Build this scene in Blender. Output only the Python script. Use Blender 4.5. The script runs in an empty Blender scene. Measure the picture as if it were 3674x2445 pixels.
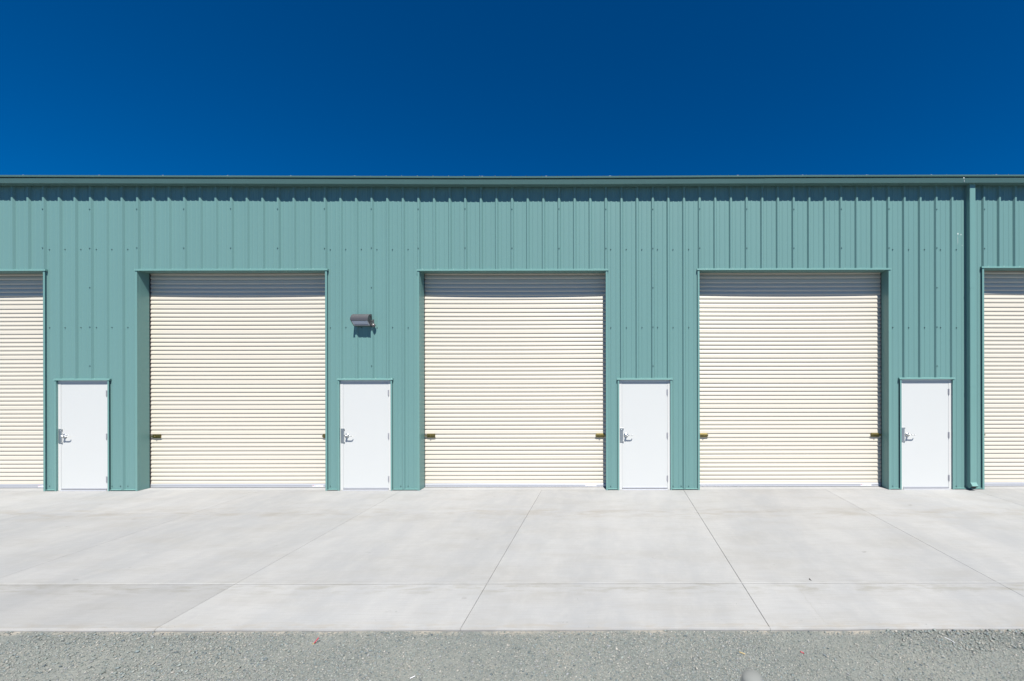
import bpy, math, random
import numpy as np
from mathutils import Matrix, Vector
random.seed(7)
rng = np.random.default_rng(11)
sc = bpy.context.scene
R = math.radians

# ------------------------------------------------------------------ camera, sky, sun, exposure
D = 8.2            # camera to wall (m)
HC = 2.272         # camera height (m)
ROLL = 0.0019
cam_d = bpy.data.cameras.new('camera'); cam = bpy.data.objects.new('camera', cam_d)
sc.collection.objects.link(cam); sc.camera = cam
cam.matrix_world = Matrix.Translation((0, -D, HC)) @ Matrix.Rotation(math.pi/2, 4, 'X') @ Matrix.Rotation(-ROLL, 4, 'Z')
cam_d.sensor_fit = 'HORIZONTAL'; cam_d.sensor_width = 36
cam_d.lens = 184*D/3674*36
cam_d.shift_x = -353/3674; cam_d.shift_y = 117.5/3674
cam_d.clip_start = 0.05; cam_d.clip_end = 2000
cam_d.dof.use_dof = True; cam_d.dof.focus_distance = 8.2; cam_d.dof.aperture_fstop = 2.4

SUN = Vector((0.265, -1.0, 1.75)).normalized()
w = bpy.data.worlds.new('World'); sc.world = w; w.use_nodes = True
nt = w.node_tree; nt.nodes.clear()
sky = nt.nodes.new('ShaderNodeTexSky'); sky.sky_type = 'NISHITA'; sky.sun_disc = False
sky.sun_elevation = math.asin(SUN.z); sky.sun_rotation = math.atan2(SUN.x, SUN.y)
sky.altitude = 2500; sky.air_density = 1.0; sky.dust_density = 0.1; sky.ozone_density = 3.0
tint = nt.nodes.new('ShaderNodeMix'); tint.data_type = 'RGBA'; tint.blend_type = 'MULTIPLY'
tint.inputs[0].default_value = 1.0; tint.inputs[7].default_value = (0.0, 0.40, 0.755, 1)
bg = nt.nodes.new('ShaderNodeBackground'); bg.inputs['Strength'].default_value = 0.073
wo = nt.nodes.new('ShaderNodeOutputWorld')
nt.links.new(sky.outputs[0], tint.inputs[6]); nt.links.new(tint.outputs[2], bg.inputs['Color'])
nt.links.new(bg.outputs[0], wo.inputs['Surface'])

sl = bpy.data.lights.new('sun', 'SUN'); sl.energy = 5.0; sl.angle = R(0.53); sl.color = (1.0, 0.965, 0.90)
so = bpy.data.objects.new('sun', sl); sc.collection.objects.link(so)
so.rotation_euler = SUN.to_track_quat('Z', 'Y').to_euler(); so.location = (6, -20, 30)

vs = sc.view_settings; sc.display_settings.display_device = 'sRGB'
vs.view_transform = 'Standard'; vs.look = 'None'; vs.exposure = 0.82; vs.gamma = 1.0; vs.use_curve_mapping = False
sc.render.engine = 'CYCLES'; sc.cycles.max_bounces = 8; sc.cycles.use_denoising = True

# ------------------------------------------------------------------ measured picture -> metres on a plane y = yw
def PX(px, py=1340, yw=0.0):
    return ((px-2190) - (py-1340)*ROLL)/184*(D+yw)/D
def PZ(py, px=2190, yw=0.0):
    return HC - ((py-1340) + (px-2190)*ROLL)/184*(D+yw)/D
def GR(px, py):          # a point on the ground
    dx = (px-2190)-(py-1340)*ROLL; dy = (py-1340)+(px-2190)*ROLL
    d = HC*184*D/dy
    return dx/(184*D)*d, d-D

# ------------------------------------------------------------------ materials
def mat(name, col, rough=0.5, metal=0.0, var=0.04, vscale=3.0, bump=0.0, bscale=200.0, spec=0.5, stretch=(1,1,1), coat=0.0):
    m = bpy.data.materials.new(name); m.use_nodes = True
    t = m.node_tree; b = t.nodes['Principled BSDF']
    b.inputs['Roughness'].default_value = rough; b.inputs['Metallic'].default_value = metal
    b.inputs['Specular IOR Level'].default_value = spec
    tc = t.nodes.new('ShaderNodeTexCoord'); mp = t.nodes.new('ShaderNodeMapping')
    mp.inputs['Scale'].default_value = stretch
    t.links.new(tc.outputs['Object'], mp.inputs[0])
    n = t.nodes.new('ShaderNodeTexNoise'); n.inputs['Scale'].default_value = vscale; n.inputs['Detail'].default_value = 6
    t.links.new(mp.outputs[0], n.inputs['Vector'])
    mx = t.nodes.new('ShaderNodeMix'); mx.data_type = 'RGBA'
    mx.inputs[6].default_value = (*[c*(1-var) for c in col], 1); mx.inputs[7].default_value = (*[min(1, c*(1+var)) for c in col], 1)
    t.links.new(n.outputs['Fac'], mx.inputs[0]); t.links.new(mx.outputs[2], b.inputs['Base Color'])
    if bump:
        n2 = t.nodes.new('ShaderNodeTexNoise'); n2.inputs['Scale'].default_value = bscale; n2.inputs['Detail'].default_value = 4
        t.links.new(mp.outputs[0], n2.inputs['Vector'])
        bp = t.nodes.new('ShaderNodeBump'); bp.inputs['Strength'].default_value = bump; bp.inputs['Distance'].default_value = 0.01
        t.links.new(n2.outputs['Fac'], bp.inputs['Height']); t.links.new(bp.outputs[0], b.inputs['Normal'])
    return m

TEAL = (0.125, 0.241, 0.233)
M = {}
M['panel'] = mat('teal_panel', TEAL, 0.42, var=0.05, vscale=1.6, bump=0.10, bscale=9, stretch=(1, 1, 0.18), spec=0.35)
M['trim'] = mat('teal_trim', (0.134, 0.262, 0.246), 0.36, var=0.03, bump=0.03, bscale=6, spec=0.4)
M['gutter'] = mat('teal_gutter_shaded', (0.088, 0.172, 0.162), 0.4, var=0.06, vscale=2.5, bump=0.06, bscale=7)  # same teal paint, darkened to stand in for shade on the tilted face
M['cream'] = mat('cream_shutter', (0.522, 0.484, 0.412), 0.42, var=0.02, vscale=2.0)
M['white'] = mat('white_door', (0.515, 0.523, 0.513), 0.45, var=0.012, vscale=2.0, bump=0.02, bscale=5)
M['frame'] = mat('white_frame', (0.55, 0.55, 0.54), 0.4, var=0.01)
M['alu'] = mat('aluminium_bar', (0.44, 0.45, 0.48), 0.45, 0.35, var=0.03)
M['rubber'] = mat('black_rubber', (0.012, 0.012, 0.015), 0.8)
M['dark'] = mat('gap_shade', (0.03, 0.03, 0.032), 0.6)  # near-black: shade painted into the guide gaps and the spout mouth
M['steel'] = mat('satin_steel', (0.58, 0.59, 0.59), 0.36, 1.0, var=0.05)
M['hinge'] = mat('dull_steel', (0.34, 0.34, 0.37), 0.5, 0.3)
M['brass'] = mat('yellow_zinc', (0.27, 0.215, 0.085), 0.36, 1.0, var=0.25, vscale=60)
M['bronze'] = mat('bronze_housing', (0.080, 0.080, 0.084), 0.38, 0.2, var=0.08, bump=0.05)
M['lens'] = mat('frosted_lens', (0.42, 0.46, 0.56), 0.25, var=0.12, vscale=25)
M['screw'] = mat('screw_head', (0.055, 0.105, 0.11), 0.5, 0.3)
M['sticker'] = mat('sticker_white', (0.70, 0.70, 0.72), 0.5)
M['red'] = mat('red_plastic', (0.42, 0.015, 0.045), 0.45)
M['ink'] = mat('grey_ink', (0.18, 0.2, 0.3), 0.6)
M['drop'] = mat('bird_white', (0.8, 0.8, 0.78), 0.7)
M['roof'] = mat('roof_sheet', (0.45, 0.5, 0.5), 0.4)
M['wood'] = mat('dry_twig', (0.42, 0.33, 0.17), 0.8, var=0.3, vscale=40)
M['leaf'] = mat('dark_leaf', (0.05, 0.045, 0.04), 0.7)
M['zinc'] = mat('galvanised_post', (0.165, 0.172, 0.163), 0.85, 0.0, var=0.15, vscale=14)

def N(t, typ, **kw):
    n = t.nodes.new(typ)
    for k, v in kw.items(): setattr(n, k, v)
    return n
def math_(t, op, a, b=None, c=None, clamp=False):
    n = t.nodes.new('ShaderNodeMath'); n.operation = op; n.use_clamp = clamp
    for i, v in enumerate((a, b, c)):
        if v is None: continue
        if isinstance(v, (int, float)): n.inputs[i].default_value = v
        else: t.links.new(v, n.inputs[i])
    return n.outputs[0]
def ramp(t, src, lo, hi, a=0.0, b=1.0):
    n = t.nodes.new('ShaderNodeMapRange'); n.interpolation_type = 'SMOOTHSTEP'
    t.links.new(src, n.inputs[0])
    for i, v in zip((1, 2, 3, 4), (lo, hi, a, b)): n.inputs[i].default_value = v
    return n.outputs[0]
def noise(t, vec, scale, detail=5, rough=0.5, sx=1, sy=1, sz=1, loc=(0, 0, 0)):
    mp = t.nodes.new('ShaderNodeMapping'); mp.inputs['Scale'].default_value = (sx, sy, sz); mp.inputs['Location'].default_value = loc
    t.links.new(vec, mp.inputs[0])
    n = t.nodes.new('ShaderNodeTexNoise'); n.inputs['Scale'].default_value = scale
    n.inputs['Detail'].default_value = detail; n.inputs['Roughness'].default_value = rough
    t.links.new(mp.outputs[0], n.inputs['Vector']); return n.outputs['Fac']
def mixc(t, fac, a, b, mode='MIX'):
    n = t.nodes.new('ShaderNodeMix'); n.data_type = 'RGBA'; n.blend_type = mode
    if isinstance(fac, (int, float)): n.inputs[0].default_value = fac
    else: t.links.new(fac, n.inputs[0])
    for i, v in ((6, a), (7, b)):
        if isinstance(v, tuple): n.inputs[i].default_value = (*v, 1)
        else: t.links.new(v, n.inputs[i])
    return n.outputs[2]

def concrete():
    m = bpy.data.materials.new('broomed_concrete'); m.use_nodes = True; t = m.node_tree
    b = t.nodes['Principled BSDF']; b.inputs['Roughness'].default_value = 0.85; b.inputs['Specular IOR Level'].default_value = 0.25
    v = N(t, 'ShaderNodeTexCoord').outputs['Object']
    sep = N(t, 'ShaderNodeSeparateXYZ'); t.links.new(v, sep.inputs[0]); Y = sep.outputs[1]
    tone = N(t, 'ShaderNodeAttribute', attribute_name='tone').outputs['Fac']
    base = mixc(t, ramp(t, noise(t, v, 0.55, 5, 0.6, 1.6, 0.5), 0.35, 0.68), (0.415, 0.423, 0.432), (0.500, 0.500, 0.497))
    base = mixc(t, math_(t, 'MULTIPLY', ramp(t, noise(t, v, 1.4, 7, 0.62, 0.55, 1.7, loc=(3, 9, 0)), 0.42, 0.72), 0.58), base, (0.400, 0.392, 0.372))
    # cement laitance cloudiness, broom grain, grit
    base = mixc(t, math_(t, 'MULTIPLY', ramp(t, noise(t, v, 5.0, 8, 0.7, 1.0, 0.6, loc=(7, 1, 0)), 0.40, 0.72), 0.38), base, (0.545, 0.54, 0.525))
    base = mixc(t, math_(t, 'MULTIPLY', ramp(t, noise(t, v, 9.0, 5, 0.6, 0.35, 7.0), 0.40, 0.70), 0.26), base, (0.36, 0.352, 0.338))
    base = mixc(t, math_(t, 'MULTIPLY', ramp(t, noise(t, v, 160, 3, 0.6), 0.42, 0.66), 0.26), base, (0.34, 0.34, 0.33))
    # dirt that gathers along the cross joints
    def band(c, wd, lo, hi, amt, col, sc_, seed):
        nonlocal base
        d = math_(t, 'ABSOLUTE', math_(t, 'SUBTRACT', Y, c))
        k = ramp(t, d, 0.0, wd, 1.0, 0.0)
        k = math_(t, 'MULTIPLY', k, ramp(t, noise(t, v, sc_, 7, 0.65, 0.6, 2.2, loc=(seed, seed*2, 0)), lo, hi))
        base = mixc(t, math_(t, 'MULTIPLY', k, amt), base, col)
    band(-1.36, 0.45, 0.42, 0.70, 0.60, (0.35, 0.325, 0.28), 2.4, 1.3)
    band(-3.74, 0.22, 0.44, 0.66, 0.60, (0.31, 0.30, 0.26), 4.5, 5.1)
    band(-4.42, 0.10, 0.40, 0.66, 0.45, (0.40, 0.36, 0.30), 7.0, 8.1)
    # a few oil spots and tyre smudges
    sp = ramp(t, noise(t, v, 3.4, 3, 0.5, 1, 1.6, loc=(12.3, 4.4, 0)), 0.715, 0.76)
    base = mixc(t, math_(t, 'MULTIPLY', sp, 0.5), base, (0.27, 0.265, 0.26))
    fin = N(t, 'ShaderNodeVectorMath', operation='SCALE'); t.links.new(base, fin.inputs[0]); t.links.new(math_(t, 'MULTIPLY', tone, 0.625), fin.inputs['Scale'])
    t.links.new(fin.outputs[0], b.inputs['Base Color'])
    h = math_(t, 'ADD', math_(t, 'MULTIPLY', noise(t, v, 60, 4, 0.6, 0.5, 3.0), 0.6), noise(t, v, 220, 3, 0.6))
    bp = N(t, 'ShaderNodeBump'); bp.inputs['Strength'].default_value = 0.25; bp.inputs['Distance'].default_value = 0.003
    t.links.new(h, bp.inputs['Height']); t.links.new(bp.outputs[0], b.inputs['Normal'])
    return m
M['concrete'] = concrete()
M['joint'] = mat('joint_dirt', (0.15, 0.14, 0.12), 0.9, var=0.4, vscale=8)
M['fill'] = mat('joint_fill', (0.31, 0.30, 0.275), 0.9, var=0.25, vscale=5)
M['crack'] = mat('crack', (0.24, 0.23, 0.21), 0.9)

def gravel_ground():
    m = bpy.data.materials.new('gravel_fines'); m.use_nodes = True; t = m.node_tree
    b = t.nodes['Principled BSDF']; b.inputs['Roughness'].default_value = 0.95; b.inputs['Specular IOR Level'].default_value = 0.12
    v = N(t, 'ShaderNodeTexCoord').outputs['Object']
    c = mixc(t, ramp(t, noise(t, v, 1.3, 6, 0.6), 0.35, 0.7), (0.215, 0.240, 0.232), (0.285, 0.305, 0.285))
    c = mixc(t, math_(t, 'MULTIPLY', ramp(t, noise(t, v, 3.1, 6, 0.6, loc=(4, 4, 0)), 0.55, 0.75), 0.6), c, (0.37, 0.355, 0.31))
    vo = N(t, 'ShaderNodeTexVoronoi'); vo.inputs['Scale'].default_value = 170; t.links.new(v, vo.inputs['Vector'])
    bw = N(t, 'ShaderNodeRGBToBW'); t.links.new(vo.outputs['Color'], bw.inputs[0])
    c = mixc(t, ramp(t, bw.outputs[0], 0.25, 0.75, 0.0, 0.55), c, (0.33, 0.35, 0.34))
    vo2 = N(t, 'ShaderNodeTexVoronoi'); vo2.inputs['Scale'].default_value = 75; t.links.new(v, vo2.inputs['Vector'])
    bw2 = N(t, 'ShaderNodeRGBToBW'); t.links.new(vo2.outputs['Color'], bw2.inputs[0])
    c = mixc(t, ramp(t, bw2.outputs[0], 0.15, 0.5, 0.35, 0.0), c, (0.11, 0.135, 0.14))
    c = mixc(t, 1.0, c, (0.665, 0.65, 0.628), 'MULTIPLY')
    sy = N(t, 'ShaderNodeSeparateXYZ'); t.links.new(v, sy.inputs[0])
    fr = math_(t, 'MULTIPLY', ramp(t, sy.outputs[1], -4.53, -4.475), ramp(t, noise(t, v, 2.3, 6, 0.7, loc=(2.7, 0, 0)), 0.42, 0.60))
    c = mixc(t, math_(t, 'MULTIPLY', fr, 0.75), c, (0.33, 0.30, 0.255))
    t.links.new(c, b.inputs['Base Color'])
    h = math_(t, 'ADD', math_(t, 'MULTIPLY', vo2.outputs['Distance'], -1.2), math_(t, 'MULTIPLY', vo.outputs['Distance'], -0.5))
    bp = N(t, 'ShaderNodeBump'); bp.inputs['Strength'].default_value = 0.8; bp.inputs['Distance'].default_value = 0.006
    t.links.new(h, bp.inputs['Height']); t.links.new(bp.outputs[0], b.inputs['Normal'])
    return m
M['gravel'] = gravel_ground()
def stone_mat():
    m = bpy.data.materials.new('crushed_stone'); m.use_nodes = True; t = m.node_tree
    b = t.nodes['Principled BSDF']; b.inputs['Roughness'].default_value = 0.85; b.inputs['Specular IOR Level'].default_value = 0.3
    a = N(t, 'ShaderNodeAttribute', attribute_name='stone').outputs['Color']
    v = N(t, 'ShaderNodeTexCoord').outputs['Object']
    n = noise(t, v, 130, 3, 0.6)
    t.links.new(mixc(t, 1.0, a, mixc(t, n, (0.75, 0.75, 0.75), (1.2, 1.2, 1.2)), 'MULTIPLY'), b.inputs['Base Color'])
    return m
M['stone'] = stone_mat()

# ------------------------------------------------------------------ mesh builder
class MB:
    def __init__(s): s.v = []; s.f = []; s.m = []; s.mi = 0
    def quad(s, pts):
        k = len(s.v); s.v += [tuple(p) for p in pts]; s.f.append(tuple(range(k, k+len(pts)))); s.m.append(s.mi); return s
    def box(s, x0, x1, y0, y1, z0, z1, bev=0.0):
        if bev > 0:
            # chamfered box: cross-section chamfer on the camera-side vertical and horizontal edges
            xs = (x0, x0+bev, x1-bev, x1); zs = (z0, z0+bev, z1-bev, z1)
            k = len(s.v)
            for (a, c, yy) in ((x0, x1, y1),):
                pass
            F = [(x0+bev, y0, z0+bev), (x1-bev, y0, z0+bev), (x1-bev, y0, z1-bev), (x0+bev, y0, z1-bev)]
            Bk = [(x0, y0+bev, z0), (x1, y0+bev, z0), (x1, y0+bev, z1), (x0, y0+bev, z1)]
            E = [(x0, y1, z0), (x1, y1, z0), (x1, y1, z1), (x0, y1, z1)]
            s.v += F+Bk+E
            s.f.append((k, k+1, k+2, k+3)); s.m.append(s.mi)
            for i in range(4):
                j = (i+1) % 4
                s.f.append((k+4+i, k+4+j, k+j, k+i)); s.m.append(s.mi)
                s.f.append((k+8+i, k+8+j, k+4+j, k+4+i)); s.m.append(s.mi)
            s.f.append((k+11, k+10, k+9, k+8)); s.m.append(s.mi)
            return s
        k = len(s.v)
        s.v += [(x0, y0, z0), (x1, y0, z0), (x1, y1, z0), (x0, y1, z0), (x0, y0, z1), (x1, y0, z1), (x1, y1, z1), (x0, y1, z1)]
        for f in ((0, 3, 2, 1), (4, 5, 6, 7), (0, 1, 5, 4), (1, 2, 6, 5), (2, 3, 7, 6), (3, 0, 4, 7)):
            s.f.append(tuple(k+i for i in f)); s.m.append(s.mi)
        return s
    def prism(s, prof, a, b, axis='x'):
        """closed profile swept between a and b; prof = [(u,v)]: axis x -> (y,z); axis z -> (x,y)"""
        k = len(s.v); n = len(prof)
        for e in (a, b):
            for (u, v) in prof:
                s.v.append((e, u, v) if axis == 'x' else (u, v, e))
        for i in range(n):
            j = (i+1) % n
            s.f.append((k+i, k+j, k+n+j, k+n+i)); s.m.append(s.mi)
        s.f.append(tuple(k+i for i in reversed(range(n)))); s.m.append(s.mi)
        s.f.append(tuple(k+n+i for i in range(n))); s.m.append(s.mi)
        return s
    def tube(s, p0, p1, r0, r1=None, n=10, cap=True):
        r1 = r0 if r1 is None else r1
        p0, p1 = Vector(p0), Vector(p1); d = (p1-p0).normalized()
        u = d.orthogonal().normalized(); w_ = d.cross(u); k = len(s.v)
        for p, r in ((p0, r0), (p1, r1)):
            for i in range(n):
                a = 2*math.pi*i/n; q = p+u*(r*math.cos(a))+w_*(r*math.sin(a)); s.v.append(tuple(q))
        for i in range(n):
            j = (i+1) % n; s.f.append((k+i, k+j, k+n+j, k+n+i)); s.m.append(s.mi)
        if cap:
            s.f.append(tuple(k+i for i in reversed(range(n)))); s.m.append(s.mi)
            s.f.append(tuple(k+n+i for i in range(n))); s.m.append(s.mi)
        return s
    def sphere(s, c, r, n=12, m=8, sc=(1, 1, 1)):
        k = len(s.v); c = Vector(c)
        s.v.append((c.x, c.y, c.z+r*sc[2]))
        for i in range(1, m):
            th = math.pi*i/m
            for j in range(n):
                ph = 2*math.pi*j/n
                s.v.append((c.x+r*sc[0]*math.sin(th)*math.cos(ph), c.y+r*sc[1]*math.sin(th)*math.sin(ph), c.z+r*sc[2]*math.cos(th)))
        s.v.append((c.x, c.y, c.z-r*sc[2]))
        for j in range(n):
            s.f.append((k, k+1+j, k+1+(j+1) % n)); s.m.append(s.mi)
            e = k+1+(m-2)*n
            s.f.append((len(s.v)-1, e+(j+1) % n, e+j)); s.m.append(s.mi)
        for i in range(m-2):
            for j in range(n):
                a = k+1+i*n+j; b = k+1+i*n+(j+1) % n
                s.f.append((a, a+n, b+n, b)); s.m.append(s.mi)
        return s
    def build(s, name, mats, parent=None, smooth=False, origin=None, fix=True):
        me = bpy.data.meshes.new(name)
        o0 = Vector(origin) if origin else Vector((0, 0, 0))
        me.from_pydata([tuple(Vector(p)-o0) for p in s.v], [], s.f)
        if not isinstance(mats, (list, tuple)): mats = [mats]
        for m_ in mats: me.materials.append(m_)
        me.polygons.foreach_set('material_index', s.m)
        if fix:
            import bmesh
            bm = bmesh.new(); bm.from_mesh(me); bmesh.ops.recalc_face_normals(bm, faces=bm.faces); bm.to_mesh(me); bm.free()
        if smooth: me.polygons.foreach_set('use_smooth', [True]*len(me.polygons))
        me.update()
        o = bpy.data.objects.new(name, me); sc.collection.objects.link(o)
        if parent: o.parent = parent
        o.location = o0 if origin else (0, 0, 0)
        if parent and origin:
            pw = parent.location.copy(); q = parent.parent
            while q: pw += q.location; q = q.parent
            o.location = o0-pw
        elif parent:
            pw = parent.location.copy(); q = parent.parent
            while q: pw += q.location; q = q.parent
            o.location = -pw
        return o
def tag(o, label=None, cat=None, group=None, kind=None):
    if label: o['label'] = label
    if cat: o['category'] = cat
    if group: o['group'] = group
    if kind: o['kind'] = kind
    return o

XL, XR = -21.0, 17.0
# ------------------------------------------------------------------ openings
TF = -0.036                     # front of the door trims
def opx(px, py): return PX(px, py, TF)
roller = []                     # (left, right, lintel height)
for l, r, ly in ((-521, 154, 973.5), (491.4, 1166.2, 971.6), (1504, 2173.4, 972.2), (2509.8, 3188.4, 969.4), (3531, 4206, 962.0)):
    roller.append((opx(l, 1000), opx(r, 1000), PZ(ly, (l+r)/2, TF)))
entry = []
for l, r, ly in ((200.2, 385.2, 1365.6), (1216.7, 1401, 1364.6), (2221.7, 2405.4, 1363.4), (3235, 3419, 1361.4)):
    entry.append((opx(l, 1400), opx(r, 1400), PZ(ly, (l+r)/2, TF)))

building = bpy.data.objects.new('metal_building', None); sc.collection.objects.link(building); building.location = (0, 0, 0)
tag(building, 'long teal corrugated metal building with cream roller doors and white entry doors', 'building')

# ------------------------------------------------------------------ wall: ribbed sheet with openings
ctl = [(41, 0), (547.7, 9), (940.2, 16), (1724.6, 30), (2061.6, 36), (2566.6, 45), (2904.5, 51), (3132.4, 55), (3418, 60), (3645.3, 64)]
cx = np.array([PX(p, 720, -0.032) for p, k in ctl]); ck = np.array([k for p, k in ctl])
def ribx(k):
    if k < 0: return cx[0]+k*0.3048
    if k > 64: return cx[-1]+(k-64)*0.3048
    return float(np.interp(k, ck, cx))
KS = list(range(int((XL-cx[0])/0.3048)+1, 64+int((XR-cx[-1])/0.3048)))
prof = [(XL, 0.0)]
for k in KS:
    x = ribx(k); xn = ribx(k+1); P = xn-x
    e = random.uniform(-0.0035, 0.0035); e2 = random.uniform(-0.0035, 0.0035)
    lap = 0.002 if k % 3 == 2 else 0.0
    prof += [(x-0.036, e), (x-0.0155, -0.031-lap), (x-0.0125, -0.0325-lap), (x+0.0125, -0.0325-lap), (x+0.0155, -0.031-lap), (x+0.036, e)]
    for q in (1/3, 2/3):
        c = x+P*q; ee = e*(1-q)+e2*q
        prof += [(c-0.016, ee), (c-0.009, ee-0.0045), (c+0.009, ee-0.0045), (c+0.016, ee)]
prof.append((XR, 0.0))
prof.sort()
pxs = np.array([p[0] for p in prof]); pys = np.array([p[1] for p in prof])
def pany(x): return float(np.interp(x, pxs, pys))
EAVE = 6.02
ops = [(a, b, z) for a, b, z in roller]+[(a, b, z) for a, b, z in entry]
brk = sorted(set([round(p[0], 5) for p in prof]+[round(v, 5) for o in ops for v in (o[0]-0.01, o[1]+0.01)]))
wall = MB(); wall.mi = 0
for a, b in zip(brk[:-1], brk[1:]):
    if b-a < 1e-4: continue
    mx = (a+b)/2; z0 = 0.028
    for (l, r, z) in ops:
        if l-0.01 <= mx <= r+0.01: z0 = z+0.01
    ya, yb = pany(a), pany(b)
    wall.quad([(a, ya, z0), (b, yb, z0), (b, yb, EAVE), (a, ya, EAVE)])
# screws
wall.mi = 1
def screw(x, z, y=None):
    y = pany(x) if y is None else y
    wall.tube((x, y+0.002, z), (x, y-0.0025, z), 0.0115, 0.0105, 10)
    wall.tube((x, y-0.0025, z), (x, y-0.0105, z), 0.0080, 0.0072, 6)
def in_open(x, z, extra=0.06):
    return any(l-extra < x < r+extra and z < zz+0.04 for l, r, zz in ops)
def over_roller(x): return any(l-0.02 < x < r+0.05 for l, r, zz in roller)
piers = []
for k in KS:
    x = ribx(k)
    lap = k % 3 == 2
    px_at = lambda py: PZ(py, 2190+x*184)
    if lap:
        for py in (753.2, 893):
            screw(x, px_at(py+random.uniform(-1, 1)))
        if not over_roller(x):
            for py in (1034, 1175, 1314):
                z = px_at(py)
                if not in_open(x, z): screw(x, z)
    xp = x+0.092
    if not over_roller(xp):
        for py in (896.3, 1176):
            z = px_at(py+random.uniform(-0.8, 0.8))
            if not in_open(xp, z): screw(xp, z)
        for q in (-0.06, 0.085):
            if not over_roller(x+q) and not in_open(x+q, 0.1, 0.045): screw(x+q, PZ(1745, 2190+x*184))
wall_o = wall.build('wall', [M['panel'], M['screw']], building, fix=False)

# inner shell: end walls, rear wall, roof
for a in ((XL-0.02, XL, -0.03, 14, 0, 6.05), (XR, XR+0.02, -0.03, 14, 0, 6.05), (XL, XR, 13.98, 14, 0, 6.05)):
    sh = MB(); sh.box(*a); sh.build('rear_wall' if a[2] > 5 else 'end_wall', M['panel'], building)
rf = MB()
x = XL-0.1
while x < XR+0.1:
    rf.quad([(x, -0.10, 6.06), (x+0.27, -0.10, 6.06), (x+0.27, 7.0, 6.66), (x, 7.0, 6.66)])
    rf.quad([(x, 14.1, 6.06), (x+0.27, 14.1, 6.06), (x+0.27, 7.0, 6.66), (x, 7.0, 6.66)])
    rf.prism([(x+0.27, 0), (x+0.285, 0.0), (x+0.31, 0), ], 0, 0.0001, 'z') if False else None
    rf.quad([(x+0.27, -0.10, 6.06), (x+0.285, -0.10, 6.09), (x+0.285, 7.0, 6.69), (x+0.27, 7.0, 6.66)])
    rf.quad([(x+0.285, -0.10, 6.09), (x+0.30, -0.10, 6.06), (x+0.30, 7.0, 6.66), (x+0.285, 7.0, 6.69)])
    rf.quad([(x+0.27, 14.1, 6.06), (x+0.285, 14.1, 6.09), (x+0.285, 7.0, 6.69), (x+0.27, 7.0, 6.66)])
    rf.quad([(x+0.285, 14.1, 6.09), (x+0.30, 14.1, 6.06), (x+0.30, 7.0, 6.66), (x+0.285, 7.0, 6.69)])
    x += 0.30
rf.build('roof', M['roof'], building, fix=False)

# ------------------------------------------------------------------ gutter
GC = [(-1600, 657.0), (0, 658.2), (900, 660.3), (1300, 661.4), (1700, 662.7), (2100, 662.3), (2550, 659.8), (2950, 658.4), (3400, 657.3), (3674, 657.0), (5200, 657.0)]
gx = np.array([PX(p, y, -0.154) for p, y in GC]); gz = np.array([PZ(y, p, -0.154) for p, y in GC])
def zb(x): return float(np.interp(x, gx, gz))
GP = [(-0.154, 0.0), (-0.158, 0.004), (-0.181, 0.080), (-0.176, 0.083), (-0.150, 0.084), (-0.150, 0.109), (-0.190, 0.110), (-0.196, 0.138), (-0.186, 0.143), (-0.168, 0.142), (-0.060, 0.125), (-0.040, 0.0)]
def gutter(x0, x1, dy):
    g = MB(); st = [x0]+[float(v) for v in np.arange(math.ceil(x0), x1, 1.0) if v > x0+0.1]+[x1]
    n = len(GP)
    for x in st:
        for (y, z) in GP:
            g.v.append((x, y-dy if y < -0.1 else y, z+zb(x)+random.uniform(-0.0006, 0.0006)))
    for i in range(len(st)-1):
        for j in range(n):
            a = i*n+j; b = i*n+(j+1) % n
            g.f.append((a, b, b+n, a+n)); g.m.append(0)
    g.f.append(tuple(range(n))); g.m.append(0)
    k = (len(st)-1)*n; g.f.append(tuple(k+i for i in range(n))); g.m.append(0)
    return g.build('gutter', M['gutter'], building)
GS = PX(2743.5, 650, -0.17)
g1 = gutter(XL-0.1, GS+0.02, 0.0); g2 = gutter(GS, XR+0.1, 0.0022)
for p in (84, 357, 585, 817, 1044, 1273, 1730, 1960, 2189, 2647, 2879, 3109, 3341, 3574):
    x = PX(p, 634, -0.18); s = MB()
    s.box(x-0.014, x+0.014, -0.186, -0.165, zb(x)+0.139, zb(x)+0.1475)
    s.tube((x, -0.178, zb(x)+0.147), (x, -0.178, zb(x)+0.150), 0.006, 0.004, 8)
    s.build('gutter_strap', M['alu'], g1 if x < GS else g2)

# ------------------------------------------------------------------ downspout
xd0 = PX(3481, 1300, -0.112); xd1 = xd0+0.112
ds = MB(); ds.mi = 0
yb_, yf = -0.036, -0.112; ZE = 0.158
c_ = 0.007
cs = [(xd0+c_, yf), (xd1-c_, yf), (xd1, yf+c_), (xd1, yb_), (xd0, yb_), (xd0, yf+c_)]
ds.prism(cs, ZE, zb(xd0)+0.02, 'z')
down = ds.build('downspout', M['trim'], building)
el = MB()     # kick-out at the foot: the square pipe bent towards the yard
dirv = Vector((0, -0.64, -0.77)).normalized()
L = 0.078
top = [Vector((xd0-0.001, yf-0.001, ZE)), Vector((xd1+0.001, yf-0.001, ZE)), Vector((xd1+0.001, yb_, ZE-0.065)), Vector((xd0-0.001, yb_, ZE-0.065))]
up = [Vector((xd0-0.001, yf-0.001, ZE+0.04)), Vector((xd1+0.001, yf-0.001, ZE+0.04)), Vector((xd1+0.001, yb_, ZE+0.04)), Vector((xd0-0.001, yb_, ZE+0.04))]
end = [p+dirv*L for p in top]
k = 0; el.v = [tuple(p) for p in up+top+end]
for a in (0, 4):
    for i in range(4):
        j = (i+1) % 4; el.f.append((a+i, a+j, a+4+j, a+4+i)); el.m.append(0)
el.mi = 1
q = [Vector(p)-dirv*0.012 for p in end]; el.quad(q)
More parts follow.
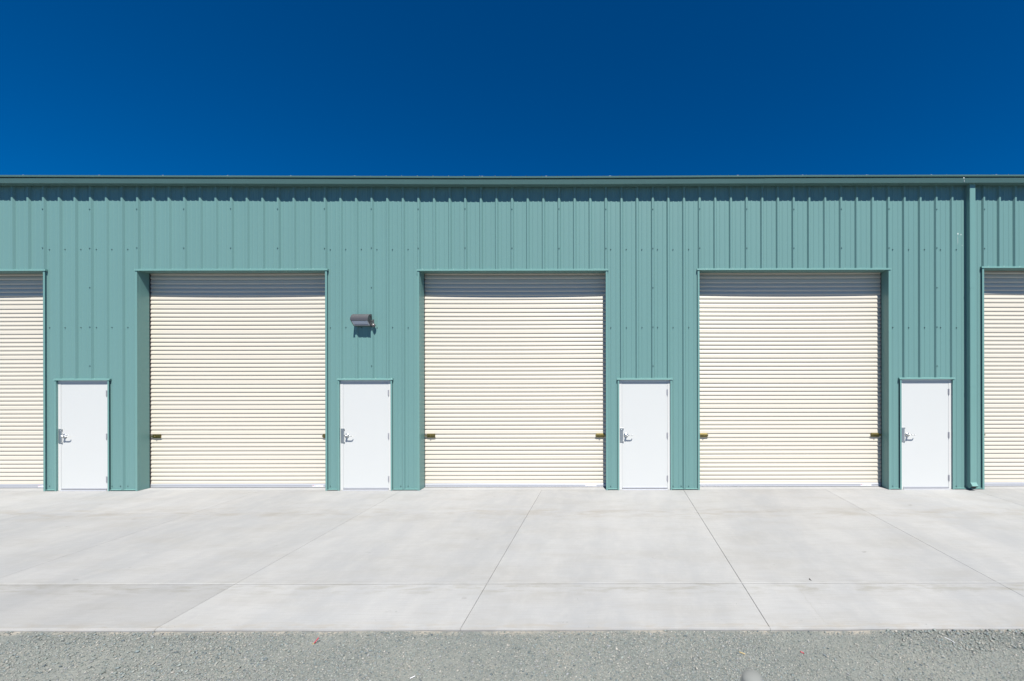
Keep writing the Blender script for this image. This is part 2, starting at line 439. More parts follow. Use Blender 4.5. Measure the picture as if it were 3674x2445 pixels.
el.build('downspout_elbow', [M['trim'], M['dark']], down, fix=False)  # dark sheet inside the mouth stands in for the shaded pipe
for z in (3.9, 2.0):
    st = MB()
    st.box(xd0-0.002, xd1+0.002, yf-0.0016, yf+0.006, z, z+0.03)
    st.box(xd0-0.002, xd0-0.0004, yf, yb_, z, z+0.03); st.box(xd1+0.0004, xd1+0.002, yf, yb_, z, z+0.03)
    st.build('downspout_strap', M['trim'], down)

# ------------------------------------------------------------------ base trim on the piers
allop = sorted([(a, b) for a, b, z in ops])
segs = []; cur = XL
for a, b in allop:
    if a-0.036 > cur: segs.append((cur, a-0.036))
    cur = b+0.036
segs.append((cur, XR))
for a, b in segs:
    if b-a < 0.03: continue
    bt = MB()
    bt.prism([(0.006, 0.028), (-0.036, 0.026), (-0.037, 0.021), (-0.014, 0.0), (0.006, 0.0)], a+0.001, b-0.001, 'x')
    bt.build('base_trim', M['trim'], building)

# ------------------------------------------------------------------ roller doors
YC = 0.205
PR = [(0, 0.0), (0.008, 0.0035), (0.020, 0.0085), (0.033, 0.0115), (0.045, 0.0138), (0.056, 0.0144), (0.0655, 0.0130), (0.0725, 0.0092), (0.0780, 0.0012), (0.0816, 0.0)]
def curtain_rows(z0, z1):
    """rows (z, out) from the bottom bar up; seams follow the measured positions"""
    zs = []
    z = 1.052+0.503*8
    n = 0
    while z > z0-0.1:
        per = 0.0952 if n % 6 == 5 else 0.0816
        s = per/0.0816 if n % 6 != 5 else None
        for (dz, o) in PR[:-1]:
            if n % 6 == 5 and dz > 0.03: zz = z-dz-0.0136
            else: zz = z-dz
            zs.append((zz, o))
        if n % 6 == 5: zs.insert(-6, (z-0.034, 0.0106))
        z -= per; n += 1
    zs = [p for p in zs if z0 <= p[0] <= z1]
    return sorted(zs, key=lambda p: -p[0])
def roller_door(xl, xr, zl):
    root_o = (xl, 0, 0)
    # jamb and lintel trims
    jts = []
    for s, xe in ((-1, xl), (1, xr)):
        t = MB()
        a, b = (xe-0.037, xe) if s < 0 else (xe, xe+0.037)
        t.box(a, b, TF, TF+0.003, 0.002, zl-0.001)
        t.box(*((b-0.004, b) if s < 0 else (a, a+0.004)), TF+0.0031, 0.012, 0.002, zl-0.001)
        # return of the jamb, 2 mm into the opening
        if s < 0: t.box(xe-0.01, xe+0.002, 0.0125, 0.18, 0.003, zl-0.003)
        else: t.box(xe-0.002, xe+0.01, 0.0125, 0.18, 0.003, zl-0.003)
        jts.append(t.build('jamb_trim', M['trim'], None))
    t = MB()
    t.prism([(0.0, zl+0.036), (-0.036, zl+0.034), (-0.041, zl+0.030), (-0.042, zl+0.010), (-0.047, zl+0.006), (-0.047, zl), (0.0, zl)], xl-0.05, xr+0.05, 'x')
    t.box(xl-0.01, xr+0.01, 0.001, 0.18, zl-0.0025, zl+0.004)
    for k in KS:
        x = ribx(k)+0.075
        if xl < x < xr: t.tube((x, -0.026, zl+0.034), (x, -0.026, zl+0.040), 0.008, 0.005, 8)
    lt = t.build('lintel_trim', M['trim'], None)
    rows = curtain_rows(0.072, zl+0.22)
    nx = 28; xs = np.linspace(xl+0.0015, xr-0.0015, nx)
    c = MB(); ph = random.uniform(0.013, 0.018)
    for (z, o) in rows:
        for x in xs:
            u = (x-xl)/(xr-xl); sag = ph*math.sin(math.pi*u)**0.8*min(1, max(0, (z-0.05)/0.6))
            c.v.append((float(x), YC+0.002-o+0.012+sag, z-0.002*math.sin(math.pi*u)))
    for i in range(len(rows)-1):
        for j in range(nx-1):
            a = i*nx+j; c.f.append((a, a+nx, a+nx+1, a+1)); c.m.append(0)
    cur_ = c.build('roller_door', M['cream'], building, origin=(xl, YC, 0), fix=False)
    for o in jts+[lt]:
        o.parent = cur_; o.location = (-xl, -YC, 0)
    for a, b in ((xl-0.045, xl+0.001), (xr-0.001, xr+0.045)):
        g = MB(); g.box(a, b, 0.187, 0.30, 0.0, zl+0.2); g.build('door_guide', M['dark'], cur_)  # guides coloured near-black for the shade in the gap beside the curtain
    bb = MB()
    bb.prism([(YC+0.02, 0.078), (YC-0.002, 0.074), (YC-0.012, 0.056), (YC-0.008, 0.053), (YC-0.008, 0.014), (YC-0.014, 0.011), (YC+0.02, 0.011)], xl+0.004, xr-0.004, 'x')
    for q in (0.055, 0.19):
        for x in (xl+q, xr-q+0.03): bb.tube((x, YC-0.008, 0.036), (x, YC-0.013, 0.036), 0.006, 0.005, 8)
    bb.build('bottom_bar', M['alu'], cur_)
    rb = MB(); rb.box(xl+0.004, xr-0.004, YC+0.004, YC+0.018, 0.002, 0.0105); rb.build('rubber_seal', M['rubber'], cur_)
    sk = MB(); x1 = xr-0.20; x0 = x1-0.215
    sk.box(x0, x1, YC-0.0095, YC-0.0082, 0.0165, 0.0515)
    sk.mi = 1; sk.prism([(x0+0.006, YC-0.0105), (x0+0.030, YC-0.0105), (x0+0.030, YC-0.0096), (x0+0.006, YC-0.0096)], 0.040, 0.049, 'z')
    sk.mi = 2
    sk.box(x0+0.036, x0+0.066, YC-0.0102, YC-0.0096, 0.043, 0.048)
    for i, (a, b) in enumerate(((0.10, 0.17), (0.10, 0.155), (0.01, 0.08))):
        sk.box(x0+a, x0+b, YC-0.0101, YC-0.0096, 0.034-i*0.006, 0.0355-i*0.006)
    sk.build('sticker', [M['sticker'], M['red'], M['ink']], cur_)
    # slide-bolt latches
    zc = PZ(1562.8, 2190, YC)
    for s, xe in ((1, xl), (-1, xr)):
        l = MB(); yo = YC-0.004
        def bx(a, b, y0, y1, z0, z1, bev=0.0):
            p, q_ = (xe+s*a, xe+s*b); l.box(min(p, q_), max(p, q_), y0, y1, z0, z1, bev)
        bx(0.042, 0.205, yo-0.004, yo+0.004, zc-0.040, zc+0.040, 0.0015)
        bx(0.046, 0.200, yo-0.016, yo-0.004, zc+0.004, zc+0.034, 0.005)     # housing rails
        bx(0.046, 0.200, yo-0.014, yo-0.004, zc-0.036, zc-0.012, 0.005)
        bx(-0.004, 0.215, yo-0.020, yo-0.0162, zc-0.014, zc+0.016, 0.002)     # the bolt bar
        xx = xe+s*0.125; l.tube((xx, yo-0.02, zc-0.002), (xx, yo-0.036, zc-0.002), 0.008, 0.007, 10)
        l.sphere((xx, yo-0.038, zc-0.002), 0.011, 10, 6)
        for a in (0.054, 0.192):
            for zz in (zc+0.036, zc-0.0375):
                l.tube((xe+s*a, yo-0.004, zz), (xe+s*a, yo-0.008, zz), 0.0035, 0.003, 8)
        l.build('latch', M['brass'], cur_)
    return cur_
for a in roller: roller_door(*a)

# ------------------------------------------------------------------ entry doors
def entry_door(xl, xr, zl):
    F = 0.052
    la, lb, lt_ = xl+F+0.002, xr-F-0.002, zl-0.050
    lf = MB(); lf.box(la, lb, 0.002, 0.046, 0.030, lt_-0.003, 0.0012)
    leaf = lf.build('entry_door', M['white'], building, origin=((xl+xr)/2, 0, 0))
    fr = MB()
    fr.box(xl, xl+F, -0.001, 0.10, 0.0, zl-0.0005); fr.box(xr-F, xr, -0.001, 0.10, 0.0, zl-0.0005)
    fr.box(xl+F, xr-F, -0.0005, 0.10, lt_, zl-0.0005)
    # stops behind the leaf so the gap reads as a thin dark line
    fr.box(xl+F, xr-F, 0.048, 0.10, 0.0, lt_)
    fr.build('door_frame', M['frame'], leaf)
    th = MB(); th.prism([(-0.022, 0.0), (-0.020, 0.010), (0.0, 0.016), (0.047, 0.016), (0.047, 0.0)], xl+F+0.001, xr-F-0.001, 'x')
    th.build('threshold', M['alu'], leaf)
    sw = MB(); sw.box(la+0.004, lb-0.004, -0.004, 0.0015, 0.026, 0.052, 0.001)
    sw.build('door_sweep', M['alu'], leaf)
    for a, b in ((xl-0.030, xl), (xr, xr+0.030)):
        t = MB(); t.box(a, b, TF, TF+0.003, 0.002, zl-0.001)
        t.box(*((b-0.003, b) if a < xl else (a, a+0.003)), TF+0.0031, 0.004, 0.002, zl-0.001); t.build('jamb_trim', M['trim'], leaf)
    t = MB()
    t.prism([(0.0, zl+0.034), (-0.036, zl+0.032), (-0.041, zl+0.028), (-0.042, zl+0.010), (-0.046, zl+0.006), (-0.046, zl), (0.0, zl)], xl-0.045, xr+0.045, 'x')
    for k in KS:
        x = ribx(k)+0.075
        if xl-0.05 < x < xr+0.05: t.tube((x, -0.026, zl+0.032), (x, -0.026, zl+0.040), 0.009, 0.005, 8)
    t.build('lintel_trim', M['trim'], leaf)
    # latch guard
    z0, z1 = PZ(1587, 2190), PZ(1536, 2190); gx0 = xl+0.014
    g = MB(); g.box(gx0, gx0+0.062, -0.012, -0.0015, z0, z1, 0.003)
    for zz in (z0+0.012, z1-0.012):
        g.box(gx0+0.055, gx0+0.074, -0.012, -0.0015+0.003, zz-0.012, zz+0.012, 0.002)
        g.tube((gx0+0.066, -0.012, zz), (gx0+0.066, -0.020, zz), 0.008, 0.006, 12)
    g.tube((gx0+0.034, -0.012, z1-0.040), (gx0+0.034, -0.0155, z1-0.040), 0.013, 0.011, 14)
    g.build('latch_guard', M['steel'], leaf)
    # lever handle
    zc = PZ(1561.5, 2190); hx = xl+0.131
    h = MB()
    h.tube((hx, 0.002, zc), (hx, -0.012, zc), 0.043, 0.038, 24)
    h.tube((hx, -0.012, zc), (hx, -0.052, zc), 0.020, 0.017, 16)
    h.sphere((hx, -0.056, zc), 0.021, 16, 10, (1, 0.7, 1))
    pts = [(hx, -0.060, zc), (hx+0.05, -0.063, zc+0.001), (hx+0.10, -0.062, zc-0.001), (hx+0.122, -0.056, zc-0.002), (hx+0.128, -0.040, zc-0.002)]
    for a, b in zip(pts[:-1], pts[1:]): h.tube(a, b, 0.0085, 0.008, 10)
    h.build('lever_handle', M['steel'], leaf, smooth=True)
    for py in (1408, 1563, 1717):
        z = PZ(py, 2190); hg = MB()
        xh = lb+0.002
        hg.tube((xh, -0.008, z-0.052), (xh, -0.008, z+0.052), 0.0075, n=10)
        hg.tube((xh, -0.008, z-0.070), (xh, -0.008, z-0.053), 0.003, 0.006, 8)
        hg.tube((xh, -0.008, z+0.053), (xh, -0.008, z+0.060), 0.006, 0.003, 8)
        hg.box(xh-0.019, xh-0.001, -0.0030, 0.0015, z-0.052, z+0.052)
        hg.build('hinge', M['hinge'], leaf)
    return leaf
for a in entry: entry_door(*a)

# ------------------------------------------------------------------ bird droppings on wall and gutter
bd = MB()
for (p, y, wd, h) in ((3436.5, 840, 0.008, 0.017), (3447.5, 843, 0.006, 0.013), (3450.5, 882, 0.003, 0.006), (3436, 862, 0.0016, 0.090)):
    x = PX(p, y); z = PZ(y, p); bd.sphere((x, pany(x)-0.0008, z), 1.0, 10, 8, (wd, 0.002, h))
bd.build('bird_dropping', M['drop'], wall_o)
bd = MB(); x = PX(3457.7, 642, -0.175)
bd.sphere((x, -0.1785, zb(x)+0.084), 1.0, 10, 8, (0.012, 0.004, 0.018)); bd.sphere((x+0.012, -0.171, zb(x)+0.045), 1.0, 8, 6, (0.003, 0.004, 0.04))
bd.build('bird_dropping', M['drop'], g2)

# ------------------------------------------------------------------ wall light
wl = bpy.data.objects.new('wall_light', None); sc.collection.objects.link(wl)
x0, x1 = -4.957, -4.628; wl.location = ((x0+x1)/2, 0, 3.30)
tag(wl, 'dark bronze floodlight with ball sensor, on the teal wall above a white door', 'wall light')
zt, zf, zl_ = 3.426, 3.2985, 3.197
hp = [(-0.060, zl_), (-0.052, zl_+0.02), (-0.050, zt-0.02)]
hood = []
for i in range(9):
    a = math.pi/2*i/8
    hood.append((-0.062-0.120*math.sin(a)**1.1, zf+0.006+(zt-zf-0.006)*math.cos(a)**0.9))
body = hood+[(-0.1830, zf-0.004), (-0.1700, zf-0.006), (-0.076, zl_+0.004), (-0.066, zl_-0.003), (-0.045, zl_+0.004), (-0.045, zt-0.01)]
h = MB(); h.prism(body, x0, x1, 'x')
for xe, s in ((x0, -1), (x1, 1)):       # end plates with a small rim
    a, b = (xe-0.004, xe+0.003) if s < 0 else (xe-0.003, xe+0.004)
    h.prism([(-0.0455+(y+0.0455)*1.02, z) for (y, z) in body], a, b, 'x')
h.build('housing', M['bronze'], wl)
ln = MB()
e0 = Vector((0, -0.170, zf-0.007)); e1 = Vector((0, -0.077, zl_+0.003)); dn = (e1-e0); nrm = Vector((0, -dn.z, dn.y)).normalized()
if nrm.z > 0: nrm = -nrm
def LP(u, v, off): return Vector((x0+(x1-x0)*u, 0, 0))+e0+dn*v+nrm*off
for (ua, ub, va, vb, off, mi) in ((0.035, 0.965, 0.06, 0.94, 0.004, 0), (0.07, 0.93, 0.13, 0.62, 0.0065, 1), (0.10, 0.90, 0.66, 0.88, 0.0055, 2)):
    ln.mi = mi
    top = [LP(ua, va, off), LP(ub, va, off), LP(ub, vb, off), LP(ua, vb, off)]; bot = [LP(ua-0.01, va-0.02, -0.001), LP(ub+0.01, va-0.02, -0.001), LP(ub+0.01, vb+0.02, -0.001), LP(ua-0.01, vb+0.02, -0.001)]
    k = len(ln.v); ln.v += [tuple(p) for p in top+bot]
    ln.f.append((k, k+1, k+2, k+3)); ln.m.append(mi)
    for i in range(4):
        j = (i+1) % 4; ln.f.append((k+4+i, k+4+j, k+j, k+i)); ln.m.append(mi)
M['lens2'] = mat('lens_shade', (0.20, 0.22, 0.29), 0.3, var=0.1, vscale=25)
ln.build('lens', [M['alu'], M['lens'], M['lens2']], wl, fix=False)
bk = MB(); bk.box(x0+0.09, x1-0.09, -0.052, -0.004, 3.24, 3.36, 0.004)
bk.build('mounting_box', M['bronze'], wl)
sn = MB()
xs_, ys_, zs_ = -4.583, -0.062, PZ(1168, 1341, -0.062)
sn.tube((x1+0.001, -0.070, zs_+0.030), (x1+0.030, -0.066, zs_+0.070), 0.010, 0.009, 10)
sn.tube((x1-0.01, -0.075, zs_+0.085), (x1+0.045, -0.066, zs_+0.085), 0.008, 0.008, 10)
sn.tube((x1+0.043, -0.066, zs_+0.112), (x1+0.046, -0.063, zs_+0.018), 0.014, 0.012, 12)
sn.build('sensor_arm', M['bronze'], wl)
sb = MB(); sb.sphere((xs_, ys_, zs_), 0.0365, 20, 12, (1, 1, 1.02))
M['sensor'] = mat('sensor_shell', (0.12, 0.11, 0.11), 0.16, 0.1)
sb.build('sensor', M['sensor'], wl, smooth=True)
for (yy, zz) in ((-0.10, zt-0.03), (-0.085, zt-0.06), (-0.09, zl_+0.03)):
    kn = MB(); kn.tube((x1+0.003, yy, zz), (x1+0.018, yy, zz), 0.011, 0.010, 10); kn.build('knob', M['bronze'], wl)

# ------------------------------------------------------------------ concrete apron, floor edge
JX = [-20.6, -17.85, -15.1, -12.28, -9.50, -6.82, -4.062, -1.340, 1.419, 4.188, 7.03, 9.80, 12.55, 15.3, 18.0]
JY = [-4.458, -3.660, -1.324, -0.004]
tones = {}
ap = MB(); tone = []
def atone(n, v): tone.extend([v]*n)
random.seed(21)
special = {(-6.82, 0): 0.885, (-9.50, 0): 0.87, (-4.062, 0): 1.05, (-6.82, 1): 0.96, (-9.50, 1): 0.95, (-4.062, 1): 0.985, (-1.34, 1): 1.01, (1.419, 1): 0.985, (4.188, 1): 1.02, (-1.340, 0): 1.02, (1.419, 0): 1.03, (4.188, 0): 1.0, (7.03, 0): 1.0, (-12.28, 0): 0.88, (1.419, 2): 0.965, (4.188, 2): 1.04}
def slab(xa, xb, ya, yb, t, front=False):
    """top sheet plus small arrises down into the joint"""
    c = 0.0028; zz = -0.018
    A = [(xa+c, ya+c), (xb-c, ya+c), (xb-c, yb-c), (xa+c, yb-c)]; B = [(xa, ya), (xb, ya), (xb, yb), (xa, yb)]
    k = len(ap.v)
    ap.v += [(x, y, 0.0) for x, y in A]+[(x, y, -0.004) for x, y in B]+[(x, y, zz) for x, y in B]
    ap.f.append((k, k+1, k+2, k+3)); ap.m.append(0); atone(1, t)
    for a in (0, 4):
        for i in range(4):
            j = (i+1) % 4; ap.f.append((k+a+4+i, k+a+4+j, k+a+j, k+a+i)); ap.m.append(0); atone(1, t*0.97)
for i in range(len(JX)-1):
    xa, xb = JX[i]+0.0014, JX[i+1]-0.0014
    for j in range(3):
        t = special.get((JX[i], j), random.uniform(0.97, 1.03))
        ya, yb = JY[j], JY[j+1]-0.0015
        if j == 0:
            # front strip: tooled pale edge with a rounded arris, pale band at the back
            n = 60; 
            slab(xa, xb, ya+0.022, yb-0.001, t)
            for q in range(n):
                u0, u1 = xa+(xb-xa)*q/n, xa+(xb-xa)*(q+1)/n
                w0, w1 = [0.0025*math.sin(v*3.1)+0.0016*math.sin(v*11+1) for v in (u0, u1)]
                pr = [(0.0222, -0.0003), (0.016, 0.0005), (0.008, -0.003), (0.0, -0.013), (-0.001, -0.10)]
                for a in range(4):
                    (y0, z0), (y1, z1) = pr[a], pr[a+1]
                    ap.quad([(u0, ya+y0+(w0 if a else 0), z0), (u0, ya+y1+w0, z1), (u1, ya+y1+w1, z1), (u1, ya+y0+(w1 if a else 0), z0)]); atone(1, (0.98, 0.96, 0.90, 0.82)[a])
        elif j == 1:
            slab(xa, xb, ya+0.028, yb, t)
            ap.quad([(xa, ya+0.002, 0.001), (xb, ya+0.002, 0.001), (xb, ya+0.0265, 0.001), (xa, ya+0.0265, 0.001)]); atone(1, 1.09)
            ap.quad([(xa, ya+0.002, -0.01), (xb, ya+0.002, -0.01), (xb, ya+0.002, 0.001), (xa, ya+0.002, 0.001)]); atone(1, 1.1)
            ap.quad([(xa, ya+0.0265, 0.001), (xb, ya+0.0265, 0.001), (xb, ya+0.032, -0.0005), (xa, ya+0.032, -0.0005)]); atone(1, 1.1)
        else:
            slab(xa, xb, ya, yb, t)
ap.mi = 1
ap.quad([(XL-5, JY[0]+0.01, -0.0085), (XR+5, JY[0]+0.01, -0.0085), (XR+5, -0.001, -0.0085), (XL-5, -0.001, -0.0085)]); atone(1, 1)
# crack across the right front slab
ap.mi = 2
cp = [GR(*p) for p in ((2851, 2097), (2870, 2118), (2884, 2134), (2891, 2150), (2908, 2168), (2921, 2186), (2934, 2204), (2951, 2222), (2962, 2236), (2976, 2241))]
fine = []
for a, b in zip(cp[:-1], cp[1:]):
    for q in range(4):
        u = q/4; fine.append((a[0]*(1-u)+b[0]*u+random.uniform(-.004, .004), a[1]*(1-u)+b[1]*u))
for a, b in zip(fine[:-1], fine[1:]):
    wd = 0.0011
    ap.quad([(a[0]-wd, a[1], 0.0009), (a[0]+wd, a[1], 0.0009), (b[0]+wd, b[1], 0.0009), (b[0]-wd, b[1], 0.0009)]); atone(1, 1)
apron = ap.build('pavement', [M['concrete'], M['joint'], M['crack']], fix=False)
at = apron.data.attributes.new('tone', 'FLOAT', 'FACE'); at.data.foreach_set('value', tone)
tag(apron, kind='structure')
fl = MB(); fl.quad([(XL, 0.0, 0.0), (XR, 0.0, 0.0), (XR, 13.9, 0.0), (XL, 13.9, 0.0)]); fl.quad([(XL, 0.0, -0.1), (XR, 0.0, -0.1), (XR, 0.0, 0.0), (XL, 0.0, 0.0)])
floor = fl.build('floor', M['concrete'], fix=False)
at = floor.data.attributes.new('tone', 'FLOAT', 'FACE'); at.data.foreach_set('value', [1.09, 1.0])
tag(floor, kind='structure')

# ------------------------------------------------------------------ gravel yard
def gh(x, y):
    near = np.clip((-y-4.46)/0.12, 0, 1)*np.clip((14-np.abs(x))/2, 0, 1)
    h = 0.006*np.sin(x*1.7+y*2.3)+0.004*np.sin(x*4.1-y*3.3+1)+0.003*np.sin(x*9.3+y*7.7)+0.003*np.sin(-x*6.1+y*12.0+2)
    edge = 0.006*np.sin(x*2.2+0.5)+0.004*np.sin(x*5.7)
    return -0.022+near*h+(1-near)*edge*np.clip((14-np.abs(x))/2, 0, 1)*0.5
xs = np.concatenate([[-400, -100, -40, -20], np.arange(-13, 12.01, 0.07), [20, 40, 100, 400]])
ys = np.concatenate([[-400, -100, -30, -12], np.arange(-8, -4.449, 0.05), [-4.449, 5, 60, 400]])
ys = np.unique(np.round(ys, 4))
XX, YY = np.meshgrid(xs, ys); ZZ = gh(XX, YY); ZZ[YY > -4.40] = -0.04
V = np.stack([XX, YY, ZZ], -1).reshape(-1, 3); nx = len(xs); ny = len(ys)
F = [(j*nx+i, j*nx+i+1, (j+1)*nx+i+1, (j+1)*nx+i) for j in range(ny-1) for i in range(nx-1)]
me = bpy.data.meshes.new('ground'); me.from_pydata(V.tolist(), [], F); me.materials.append(M['gravel'])
me.polygons.foreach_set('use_smooth', [True]*len(me.polygons)); me.update()
ground = bpy.data.objects.new('ground', me); sc.collection.objects.link(ground); tag(ground, kind='structure')

M['absorber_dark'] = mat('absorber_dark', (0.05, 0.05, 0.05), 0.9, var=0.15, vscale=4)
rd = MB(); rd.box(-300, 300, -70, -8.9, -0.08, 0.01); tag(rd.build('bounce_absorber', M['absorber_dark']), kind='structure')  # unseen dark ground added behind the camera to cut bounced light
OCT = np.array([(1, 0, 0), (-1, 0, 0), (0, 1, 0), (0, -1, 0), (0, 0, 1), (0, 0, -1), (.6, .6, .5), (-.6, .5, .5), (.55, -.6, .5), (-.55, -.6, .45)], float)
OF = np.array([(4, 6, 7), (4, 8, 6), (4, 9, 8), (4, 7, 9), (0, 6, 8), (2, 7, 6), (1, 9, 7), (3, 8, 9), (0, 2, 6), (2, 1, 7), (1, 3, 9), (3, 0, 8), (0, 5, 2), (2, 5, 1), (1, 5, 3), (3, 5, 0)])
def patch(x, y):
    return 0.5+0.25*np.sin(x*1.9+1.3*y+0.7)+0.2*np.sin(x*4.3-2.0*y)+0.15*np.sin(x*0.8+2)
def stones():
    P = []; S = []; C = []
    def add(n, x0, x1, y0, y1, s0, s1, power, bias=None, lift=0.25):
        x = rng.uniform(x0, x1, n); y = rng.uniform(y0, y1, n)
        if bias is not None:
            keep = rng.random(n) < bias(x, y); x = x[keep]; y = y[keep]
        n = len(x); s = s0+(s1-s0)*rng.random(n)**power
        z = gh(x, y)+s*lift
        P.append(np.stack([x, y, z], -1)); S.append(s)
    dens = lambda x, y: np.clip(0.35+0.75*patch(x, y), 0.1, 1)
    add(70000, -5.2, 3.9, -5.35, -4.468, 0.0022, 0.0062, 1.5, dens, 0.25)
    add(17000, -5.2, 3.9, -5.35, -4.47, 0.0045, 0.0095, 2.0, dens, 0.25)
    add(550, -5.2, 3.9, -5.35, -4.49, 0.008, 0.014, 2.5, dens, 0.15)
    add(7000, -13, 12, -7.5, -4.47, 0.004, 0.013, 2.0, dens, 0.2)
    # coarse stones heaped against the slab at the right, looser line along the edge
    add(1500, 2.35, 3.9, -4.75, -4.466, 0.004, 0.012, 2.2, lambda x, y: np.clip((x-2.2)*1.2, 0, 1)*np.clip((y+4.85)*3, 0.1, 1), 0.55)
    add(120, 2.45, 4.6, -4.53, -4.465, 0.007, 0.015, 1.8, None, 0.6)
    add(1300, -12, 8, -4.52, -4.464, 0.004, 0.010, 1.5, lambda x, y: np.clip(patch(x*1.7, y), 0, 1), 0.5)
    add(500, -5.2, -2.6, -5.2, -4.5, 0.006, 0.014, 1.6, None, 0.35)
    P_ = np.concatenate(P); S_ = np.concatenate(S); n = len(S_)
    # a few strays on the concrete
    m = 26; px_ = rng.uniform(-4.5, 3.5, m); py_ = -4.44+rng.random(m)**2.2*0.5; ss = rng.uniform(0.002, 0.0045, m)
    P_ = np.concatenate([P_, np.stack([px_, py_, ss*0.5], -1)]); S_ = np.concatenate([S_, ss]); n = len(S_)
    base = np.repeat(OCT[None], n, 0)+rng.normal(0, 0.16, (n, len(OCT), 3))
    scl = S_[:, None]*np.stack([rng.uniform(0.8, 1.5, n), rng.uniform(0.7, 1.1, n), rng.uniform(0.35, 0.75, n)], -1)
    base *= scl[:, None, :]
    a = rng.uniform(0, 2*np.pi, n); tx = rng.normal(0, 0.35, n)
    ca, sa, ct, st_ = np.cos(a), np.sin(a), np.cos(tx), np.sin(tx)
    Rz = np.zeros((n, 3, 3)); Rz[:, 0, 0] = ca; Rz[:, 0, 1] = -sa; Rz[:, 1, 0] = sa; Rz[:, 1, 1] = ca; Rz[:, 2, 2] = 1
    Rx = np.zeros((n, 3, 3)); Rx[:, 0, 0] = 1; Rx[:, 1, 1] = ct; Rx[:, 1, 2] = -st_; Rx[:, 2, 1] = st_; Rx[:, 2, 2] = ct
    V = np.einsum('nij,nkj->nki', Rx@Rz, base)+P_[:, None, :]
    F = (OF[None]+(np.arange(n)*len(OCT))[:, None, None]).reshape(-1, 3)
    me = bpy.data.meshes.new('gravel')
    me.vertices.add(n*len(OCT)); me.vertices.foreach_set('co', V.reshape(-1))
    me.loops.add(F.size); me.loops.foreach_set('vertex_index', F.reshape(-1).astype(np.int32))
    me.polygons.add(len(F)); me.polygons.foreach_set('loop_start', np.arange(0, F.size, 3, dtype=np.int32))
    me.update(calc_edges=True); me.validate()
    pal = np.array([(0.27, 0.31, 0.30), (0.22, 0.27, 0.28), (0.33, 0.35, 0.33), (0.30, 0.32, 0.33), (0.38, 0.38, 0.35), (0.24, 0.28, 0.26), (0.13, 0.165, 0.185), (0.44, 0.43, 0.40)])
    pr = np.array([.20, .16, .17, .14, .12, .09, .06, .06])
    col = pal[rng.choice(len(pal), n, p=pr)]*rng.uniform(0.8, 1.18, (n, 1))*np.array([0.722, 0.703, 0.685])
    at = me.attributes.new('stone', 'FLOAT_COLOR', 'FACE')
    cc = np.concatenate([np.repeat(col, len(OF), 0), np.ones((len(F), 1))], 1) if len(me.polygons) == len(F) else np.ones((len(me.polygons), 4))*0.3
    at.data.foreach_set('color', cc.reshape(-1))
    me.materials.append(M['stone'])
    o = bpy.data.objects.new('gravel', me); sc.collection.objects.link(o)
    tag(o, 'crushed grey green stones scattered over the yard in front of the pavement', 'gravel', kind='stuff')
stones()

# ------------------------------------------------------------------ litter on the gravel and pavement
def gpos(px, py):
    x, y = GR(px, py+ (0.022*184*D/3.6 if py > 2262 else 0)*0)
    for _ in range(3):
        z = float(gh(np.array(x), np.array(y))) if y < -4.46 else 0.0
        d = (HC-z)*184*D/((py-1340)+(px-2190)*ROLL); y = d-D; x = ((px-2190)-(py-1340)*ROLL)/(184*D)*d
    return x, y, z
def strip(mb, pts, wd, th):
    for a, b in zip(pts[:-1], pts[1:]): mb.tube(a, b, wd, wd*0.9, 6)
x, y, z = gpos(1124, 2313); s = MB()
s.tube((x, y, z), (x+0.006, y+0.004, z+0.010), 0.0035, n=6); s.mi = 1; s.tube((x+0.006, y+0.004, z+0.009), (x+0.026, y+0.03, z+0.040), 0.0042, 0.0038, 8)
s.mi = 0; s.tube((x-0.006, y, z+0.002), (x-0.003, y+0.001, z+0.012), 0.003, n=6)
tag(s.build('marker_stub', [M['wood'], M['red']], origin=(x, y, z)), 'short bright red marker whisker sticking out of the gravel', 'marker')
x, y, z = gpos(2879, 2344); s = MB(); z += 0.006
strip(s, [(x-0.008, y+0.012, z), (x-0.010, y+0.003, z+0.002), (x+0.002, y-0.003, z), (x+0.006, y-0.012, z-0.001)], 0.004, 0.002)
tag(s.build('plastic_scrap', M['red'], origin=(x, y, z)), 'small curled scrap of red plastic lying on the gravel', 'scrap')
a = gpos(3389, 2291); b = gpos(3409, 2300); c = gpos(3427, 2312); s = MB()
strip(s, [(p[0], p[1], p[2]+0.010) for p in (a, b, c)], 0.0022, 0.002)
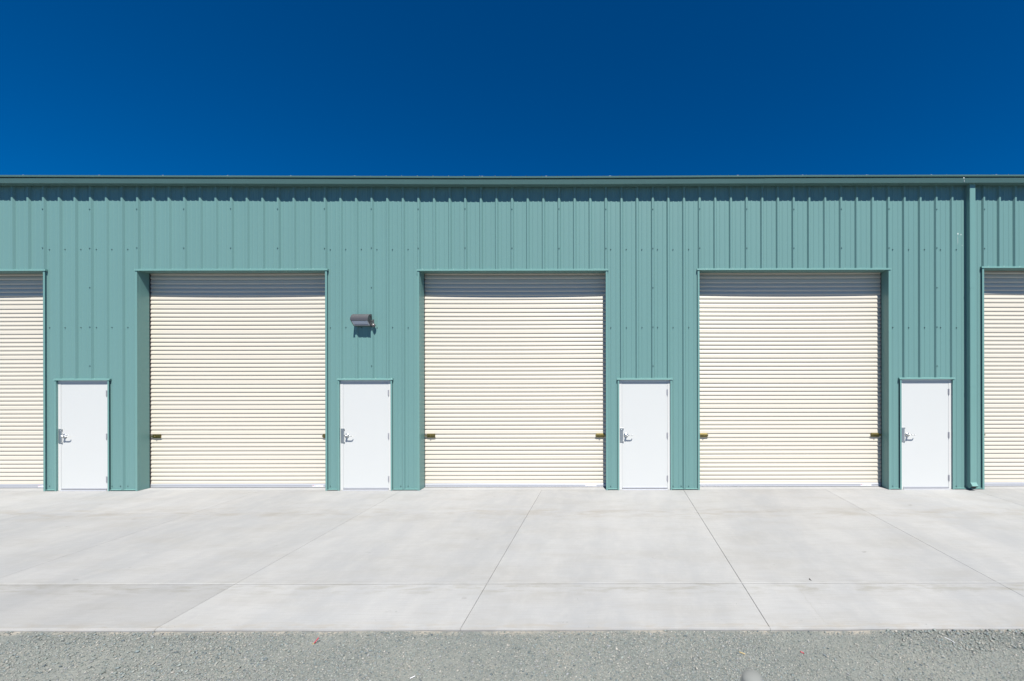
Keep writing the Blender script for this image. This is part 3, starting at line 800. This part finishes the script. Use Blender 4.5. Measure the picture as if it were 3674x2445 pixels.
tag(s.build('tie_strip', M['sticker'], origin=a), 'thin curved white strip lying on the gravel near the coarse stones', 'litter')
a = gpos(2652, 2342); b = gpos(2673, 2350); s = MB()
s.tube((a[0], a[1], a[2]+0.006), (b[0], b[1], b[2]+0.006), 0.0032, 0.0042, 7)
tag(s.build('twig', M['wood'], origin=a), 'short dry tan twig lying on the gravel', 'twig')
a = gpos(1471, 2438); b = gpos(1489, 2430); s = MB()
s.tube((a[0], a[1], a[2]+0.007), (b[0], b[1], b[2]+0.008), 0.003, 0.003, 7)
tag(s.build('plastic_stick', M['sticker'], origin=a), 'short straight white stick on the gravel at the bottom of the view', 'litter')
x, y, z = gpos(2911, 2081); s = MB()
for i in range(7):
    t0, t1 = i/7*2.4, (i+1)/7*2.4
    w0, w1 = 0.005*math.sin(math.pi*i/7)+0.0008, 0.005*math.sin(math.pi*(i+1)/7)+0.0008
    P0 = (x+0.016*math.cos(t0+1.8), y+0.026*math.sin(t0+1.8)); P1 = (x+0.016*math.cos(t1+1.8), y+0.026*math.sin(t1+1.8))
    s.tube((P0[0], P0[1], 0.004), (P1[0], P1[1], 0.004), w0, w1, 6)
tag(s.build('dead_leaf', M['leaf'], origin=(x, y, 0)), 'small curled dark dead leaf lying on the pavement', 'leaf')

# ------------------------------------------------------------------ fence post close to the camera, its domed cap at the bottom of the view
dp = 0.72; xp = (2696-2190)/(184*D)*dp; yp = -D+dp; zt_ = HC-(2416-1340)/(184*D)*dp
post = bpy.data.objects.new('fence_post', None); sc.collection.objects.link(post); post.location = (xp, yp, -0.02)
tag(post, 'galvanised steel fence post with rounded cap close to the camera, standing in the gravel', 'post')
s = MB(); s.tube((xp, yp, -0.05), (xp, yp, zt_-0.016), 0.0165, n=28); s.build('pole', M['zinc'], post, smooth=False)
s = MB(); s.tube((xp, yp, zt_-0.030), (xp, yp, zt_-0.011), 0.0185, n=28); s.sphere((xp, yp, zt_-0.011), 0.0183, 28, 14, (1, 1, 0.62)); s.build('post_cap', M['zinc'], post, smooth=True)
